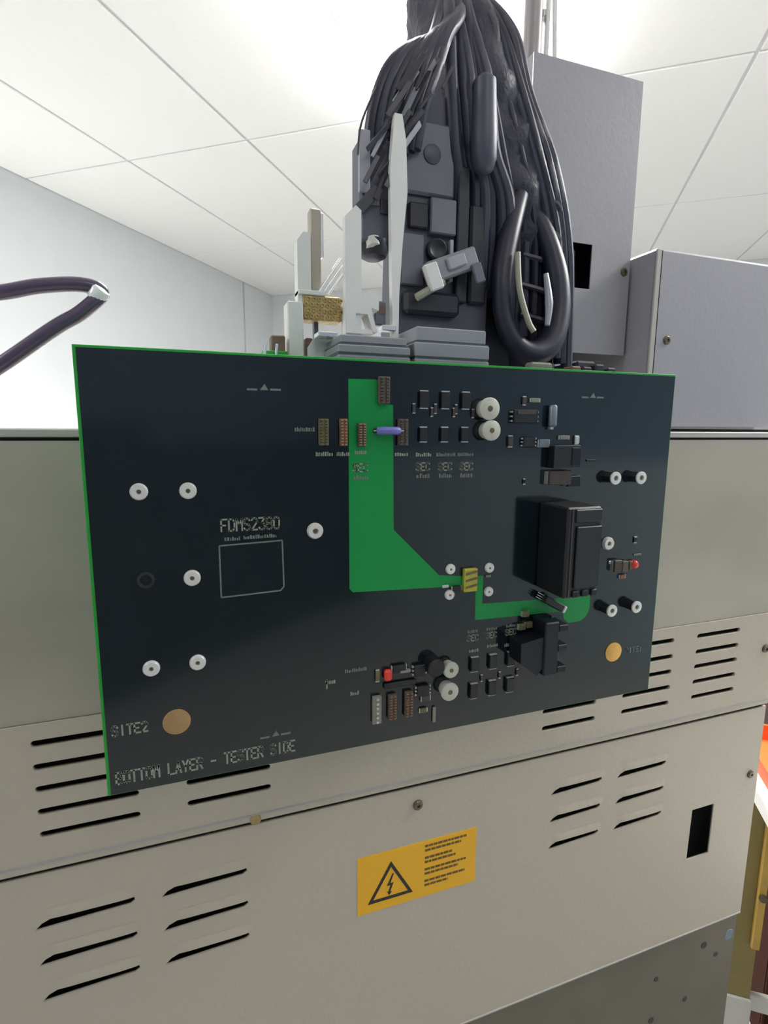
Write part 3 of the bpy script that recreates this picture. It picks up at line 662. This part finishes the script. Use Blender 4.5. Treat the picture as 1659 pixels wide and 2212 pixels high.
def dip(x, z, w, h, d, n=4, m=ic, name='relay_chip'):
    o = build(MB().box(x-w/2, x+w/2, PF2-d, PF2, z-h/2, z+h/2, .0006), name, m, pcb)
    for s in (-1, 1):
        for k in range(n):
            pz = z-h/2+h*(k+.5)/n
            xx = x+s*(w/2+.0006)
            build(MB().box(xx-.0007, xx+.0007, PF2-d*.55, PF2, pz-.0006, pz+.0006), 'pin', tin, o)
    return o
for x in (.1446, .1602, .1755):
    smd(x, 1.4690, .0064, .0105, .0028, ic, True, 'relay_chip'); smd(x-.0068, 1.4632, .0022, .0052, .0012, ic_brown, True, 'resistor'); smd(x, 1.4462, .0058, .0090, .0026, ic, True, 'relay_chip')
for x, z in ((.1508, 1.4610), (.1672, 1.4610), (.1817, 1.4605)): smd(x, z, .0020, .0048, .0012, ic_brown, True, 'resistor')
for x in (.1892, .2048, .2203):
    smd(x, 1.2775, .0066, .0105, .0030, ic, True, 'relay_chip'); smd(x, 1.2565, .0066, .0110, .0030, ic, True, 'relay_chip'); smd(x+.0068, 1.2652, .0020, .0042, .0012, ic_brown, True, 'resistor')
# upper right group
dip(.2224, 1.4590, .0200, .0095, .0040, 3, ic, 'driver_chip'); build(MB().box(.2150, .2300, PF2-.0046, PF2-.0040, 1.4605, 1.4630), 'chip_stripe', ic_brown, pcb)
smd(.2222, 1.4700, .0030, .0050, .0016, ic_brown, True, 'resistor'); smd(.2310, 1.4705, .0070, .0032, .0018, ivory_m, False, 'resistor')
can = build(MB().lathe((.2448, -.1040, 1.4518), (0, 0, 1), [(0, .0018), (.0012, .0030), (.0142, .0030), (.0156, .0020)], 16), 'crystal_can', can_m, pcb, True)
build(MB().box(.2436, .2460, -.1040, PF2, 1.4500, 1.4520, .0002), 'can_foot', tin, can)
smd(.2120, 1.4415, .0040, .0070, .0020, ic_brown, True, 'resistor'); dip(.2270, 1.4410, .0100, .0075, .0030, 3, ic, 'driver_chip'); smd(.2400, 1.4400, .0085, .0060, .0022, can_m, False, 'resistor')
smd(.2575, 1.4442, .0080, .0032, .0020, ivory_m, False, 'resistor'); smd(.2690, 1.4425, .0040, .0052, .0020, tin, True, 'trimmer')
smd(.2562, 1.4305, .0230, .0165, .0080, relay_m, name='small_relay', ends=False); build(MB().box(.2600, .2676, PF2-.0086, PF2-.0080, 1.4240, 1.4370, .0003), 'relay_face', sink_m, pcb)
smd(.2530, 1.4150, .0190, .0105, .0060, ic_brown, name='brown_block'); smd(.2660, 1.4120, .0110, .0080, .0050, sink_m, name='film_block'); smd(.2840, 1.4270, .0085, .0016, .0008, ic, name='slot_mark', ends=False)
smd(.2255, 1.4125, .0022, .0030, .0008, ic, True, 'resistor'); smd(.3330, 1.3625, .0032, .0042, .0010, ic, True, 'resistor')
# tall relay
rl_ = build(MB().box(.2400, .2690, PF-.0330, PF2, 1.3320, 1.3970, .0012), 'relay', relay_m, pcb, False, 'tall black relay block')
build(MB().box(.2475, .2687, PF-.0348, PF-.0330, 1.3390, 1.3835, .0006), 'relay_face', ic, rl_)
build(MB().box(.2465, .2687, PF-.0342, PF-.0330, 1.3860, 1.3955, .0006), 'relay_face', ic, rl_)
for x in (.2495, .2575, .2655): build(MB().box(x-.0025, x+.0025, PF-.0346, PF-.0330, 1.3326, 1.3374, .0006), 'relay_screw', sink_m, rl_)
build(MB().box(.2435, .2445, PF-.0336, PF-.0330, 1.3330, 1.3960), 'relay_rib', ic_brown, rl_)
# brown and red parts right of the relay
smd(.3140, 1.3430, .0075, .0095, .0045, ic_brown, name='brown_part'); smd(.3218, 1.3420, .0060, .0085, .0040, brown_m, name='brown_part'); smd(.3220, 1.3330, .0050, .0035, .0020, orange_br, name='resistor')
led = build(MB().lathe((.3322, PF2, 1.3425), (0, -1, 0), [(0, .0034), (.003, .0034), (.0045, .0024), (.005, .0008)], 16), 'red_led', red_m, pcb, True, 'red round light-emitting diode')
smd(.3285, 1.3420, .0030, .0070, .0030, olive_m, name='led_base', ends=False); smd(.3365, 1.3500, .0080, .0016, .0006, silk_dim, name='print_bar', ends=False)
smd(.3090, 1.3455, .0030, .0025, .0012, tin, name='resistor', ends=False)
# heat sink with side fins, and the transistor lying above it
hs = build(MB().box(.2375, .2500, PF-.0190, PF2, 1.2680, 1.3095, .001), 'heat_sink', sink_m, pcb, False, 'dark navy finned heat sink')
build(MB().prism([(.2180, 1.2955), (.2375, 1.2985), (.2375, 1.2740), (.2330, 1.2690), (.2285, 1.2725), (.2185, 1.2800)], PF-.0175, PF-.0020), 'fin', sink_m, hs)
for z in (1.3040, 1.2885, 1.2715): build(MB().box(.2500, .2585, PF-.0185, PF-.0020, z-.0030, z+.0022, .0006), 'fin', sink_m, hs)
Mt = Matrix.Translation((.2520, PF-.0075, 1.3195)) @ Matrix.Rotation(math.radians(30), 4, 'Y')
tr = build(MB().box(-.0100, .0085, -.003, .004, -.0028, .0028, .0006, M=Mt), 'transistor', relay_m, pcb)
build(MB().box(.0085, .0110, -.0034, .0030, -.0028, .0028, .0006, M=Mt), 'bright_tip', nylon, tr)
for dz in (-.0018, 0, .0018): build(MB().box(-.0160, -.0100, .001, .002, dz-.0003, dz+.0003, M=Mt), 'lead', tin, tr)
build(MB().box(.2460, .2500, PF-.004, PF2, 1.3190, 1.3260, .0006), 'green_tab', pour, pcb)
for x, z in ((.2310, 1.3120), (.2285, 1.3020), (.2345, 1.3030)): smd(x, z, .0050, .0045, .0035, olive_m, name='ceramic_part')
# socket at the middle of the green trace
sk = build(MB().box(.1774, .1880, PF2-.0040, PF2, 1.3345, 1.3515, .0006), 'test_socket', yel_m, pcb, False, 'small yellow-green test socket')
for k in range(3): build(MB().prism([(.1784, 1.3372+.005*k), (.1872, 1.3388+.005*k), (.1872, 1.3402+.005*k), (.1784, 1.3386+.005*k)], PF2-.0046, PF2-.0040), 'contact', brown_con, sk)
smd(.1640, 1.3395, .0052, .0020, .0012, tin, name='print_bar', ends=False); smd(.1725, 1.3375, .0065, .0035, .0030, ic, name='chip'); smd(.1985, 1.3440, .0045, .0018, .0008, silk_dim, name='print_bar', ends=False)
# lower middle group
led2 = build(MB().box(.1178, .1232, PF2-.0045, PF2, 1.2760, 1.2842, .0012), 'red_led', red_m, pcb, False, 'red rectangular light-emitting diode')
smd(.1133, 1.2800, .0030, .0075, .0020, olive_m, True, 'resistor'); smd(.1290, 1.2835, .0100, .0050, .0030, ic, name='driver_chip'); smd(.1335, 1.2810, .0080, .0022, .0032, ivory_m, name='resistor', ends=False)
dip(.1445, 1.2800, .0085, .0085, .0036, 3, ic, 'driver_chip'); dip(.1475, 1.2640, .0095, .0080, .0036, 3, ic, 'driver_chip'); smd(.1500, 1.2575, .0060, .0050, .0028, ic_brown, name='brown_part')
build(MB().lathe((.1545, PF2, 1.2830), (0, -1, 0), [(0, .0066), (.009, .0066), (.010, .0056), (.0098, .002)], 20), 'round_capacitor', ic, pcb, True)
smd(.1572, 1.2430, .0024, .0120, .0016, ivory_m, True, 'white_strip', ends=False); smd(.1300, 1.2715, .0240, .0040, .0022, ic, name='connector_base', ends=False)
smd(.1485, 1.2480, .0050, .0035, .0020, olive_m, name='resistor')

# ------------------------------------------------------------------ purple hose loop at the left
tip_m = mat('hose_tip_highlight', (0.88, 0.88, 0.88, 1), 0.2, 0, 0.01, coat=0.6)  # bright highlight at the hose bend put into the white colour
ph_ = thing('hose_loop', 'dark purple hose looping in from the left with a tip whitened as a highlight at the bend', 'hose', (-.30, .02, DK))
pts = [(-.300, .020, DK), (-.295, .018, 1.475), (-.250, .010, 1.503), (-.190, .004, 1.522), (-.1500, .000, 1.5305), (-.1156, .000, 1.5366), (-.0940, .000, 1.5425), (-.0718, .000, 1.5458), (-.0590, .000, 1.5447), (-.0555, .000, 1.5412), (-.0600, -.001, 1.5355), (-.0710, -.002, 1.5255), (-.0852, -.003, 1.5158), (-.1198, -.003, 1.4890), (-.150, .002, 1.470), (-.175, .014, 1.458), (-.200, .030, DK)]
build(MB().tube(pts, .0050, 14, 8), 'hose', purple_m, ph_, True)
build(MB().lathe((-.0575, -.0008, 1.5400), (.55, -.25, .6), [(-.004, .0056), (.003, .0064), (.005, .0052), (.006, .002)], 16), 'highlight_tip', tip_m, ph_, True)
build(MB().lathe((-.300, .020, DK), (0, 0, 1), [(0, .010), (.006, .010), (.012, .006)], 16), 'fitting', block_m, ph_, True)
build(MB().lathe((-.200, .030, DK), (0, 0, 1), [(0, .010), (.006, .010), (.012, .006)], 16), 'fitting', block_m, ph_, True)

# ------------------------------------------------------------------ bench area at the right
bn = thing('work_bench', 'white work bench with an olive post and yellow strip, right of the machine', 'bench', (1.30, .30, 0))
build(rbox(.42, 1.10, .45, 2.25, .715, .75, .003), 'bench_top', bench_m, bn)
for uu, vv in ((.424, 1.205), (1.04, .50), (1.04, 2.19), (.432, 2.19)):
    lg = build(rbox(uu, uu+.056, vv, vv+.048, .205, .715, .002), 'leg', olive_post, bn)
    build(rbox(uu-.004, uu+.060, vv-.004, vv+.056, 0, .205, .003), 'foot', bench_m, lg)
build(rbox(.466, .482, 1.194, 1.204, .34, .712, .002), 'yellow_strip', yellow_strip, bn)
build(MB().cyl(room(.475, 1.1935, .47), room(.475, 1.1885, .47), .008, n=12), 'strip_bolt', screw_m, bn)
build(rbox(.481, 1.03, 1.22, 1.235, .16, .20, .002), 'cross_bar', bench_m, bn)
ub = thing('drawer_cabinet', 'red-brown laminate cabinet standing under the white work bench', 'cabinet', room(.78, 1.5, 0))
build(rbox(.54, 1.02, 1.28, 2.10, 0, .66, .003), 'body', wood_m, ub)
for k in range(3):
    dr = build(rbox(.5385, .54, 1.29+.27*k, 1.29+.27*k+.255, .06, .62, .0005), 'door', wood_m, ub)
    build(MB().cyl(room(.524, 1.50+.27*k, .35), room(.5385, 1.50+.27*k, .35), .009, n=12), 'knob', tin, dr)
ob = thing('orange_tray', 'small orange plastic tray lying on the white work bench', 'tray', room(.56, 1.25, .75))
tr_ = rbox(.440, .66, 1.12, 1.34, .7502, .755, 0)
for q in ((.440, .446, 1.12, 1.34), (.654, .66, 1.12, 1.34), (.446, .654, 1.12, 1.126), (.446, .654, 1.334, 1.34)): tr_.box(*q, .755, .790, M=RM)
build(tr_, 'tray_shell', orange_m, ob)
lipm = rbox(.434, .440, 1.114, 1.346, .783, .790, 0)
lipm.box(.440, .66, 1.114, 1.120, .783, .790, M=RM)
build(lipm, 'tray_lip', orange_m, ob)
gb_ = thing('instrument_box', 'light grey instrument box on the white work bench behind the orange tray', 'instrument', room(.7, 1.75, .75))
build(rbox(.44, .95, 1.38, 2.02, .7502, .93, .006), 'case', cab_m, gb_)
build(rbox(.46, .93, 1.376, 1.3805, .77, .91, .002), 'front_panel', cab_dk, gb_)
for k in range(3): build(MB().cyl(room(.56+.1*k, 1.368, .84), room(.56+.1*k, 1.376, .84), .016, n=16), 'dial', tin, gb_)
# added unseen furniture behind the camera, shaping the dim reflections in the board
def cupboard(name, label, u0, u1, v0, v1, h, m, n, axis):
    t = thing(name, label, 'cabinet', room((u0+u1)/2, (v0+v1)/2, 0))
    build(rbox(u0, u1, v0, v1, 0, h, .004), 'body', m, t)
    for k in range(n):
        if axis == 'u':
            a = v0+.02+(v1-v0-.04)*k/n; b = v0+.02+(v1-v0-.04)*(k+1)/n-.015
            d = build(rbox(u0-.004, u0-.0002, a, b, .06, h-.04, .001), 'door', m, t); build(rbox(u0-.014, u0-.0045, b-.06, b-.04, h*.5, h*.5+.14, .002), 'handle', tin, d)
        else:
            a = u0+.02+(u1-u0-.04)*k/n; b = u0+.02+(u1-u0-.04)*(k+1)/n-.015
            d = build(rbox(a, b, v1+.0002, v1+.004, .06, h-.04, .001), 'door', m, t); build(rbox(b-.06, b-.04, v1+.0045, v1+.014, h*.5, h*.5+.14, .002), 'handle', tin, d)
    return t
cab_lt = mat('cabinet_white', (0.58, 0.68, 0.73, 1), 0.5, 0, 0.03, 20)
cupboard('added_pale_cabinet', 'added unseen row of pale cabinets, giving the board its brighter reflection', 3.10, 3.59, -2.0, .60, 1.26, cab_lt, 4, 'u')
cupboard('added_dark_locker', 'added unseen dark locker at the rear wall, giving the board its dark left reflection', .45, 1.30, -2.60, -2.10, 1.47, cab_dk, 2, 'v')
cupboard('added_low_cupboard', 'added unseen low dark cupboard, giving the board its dim middle reflection', 1.32, 3.05, -2.60, -2.15, 1.34, cab_dk, 3, 'v')
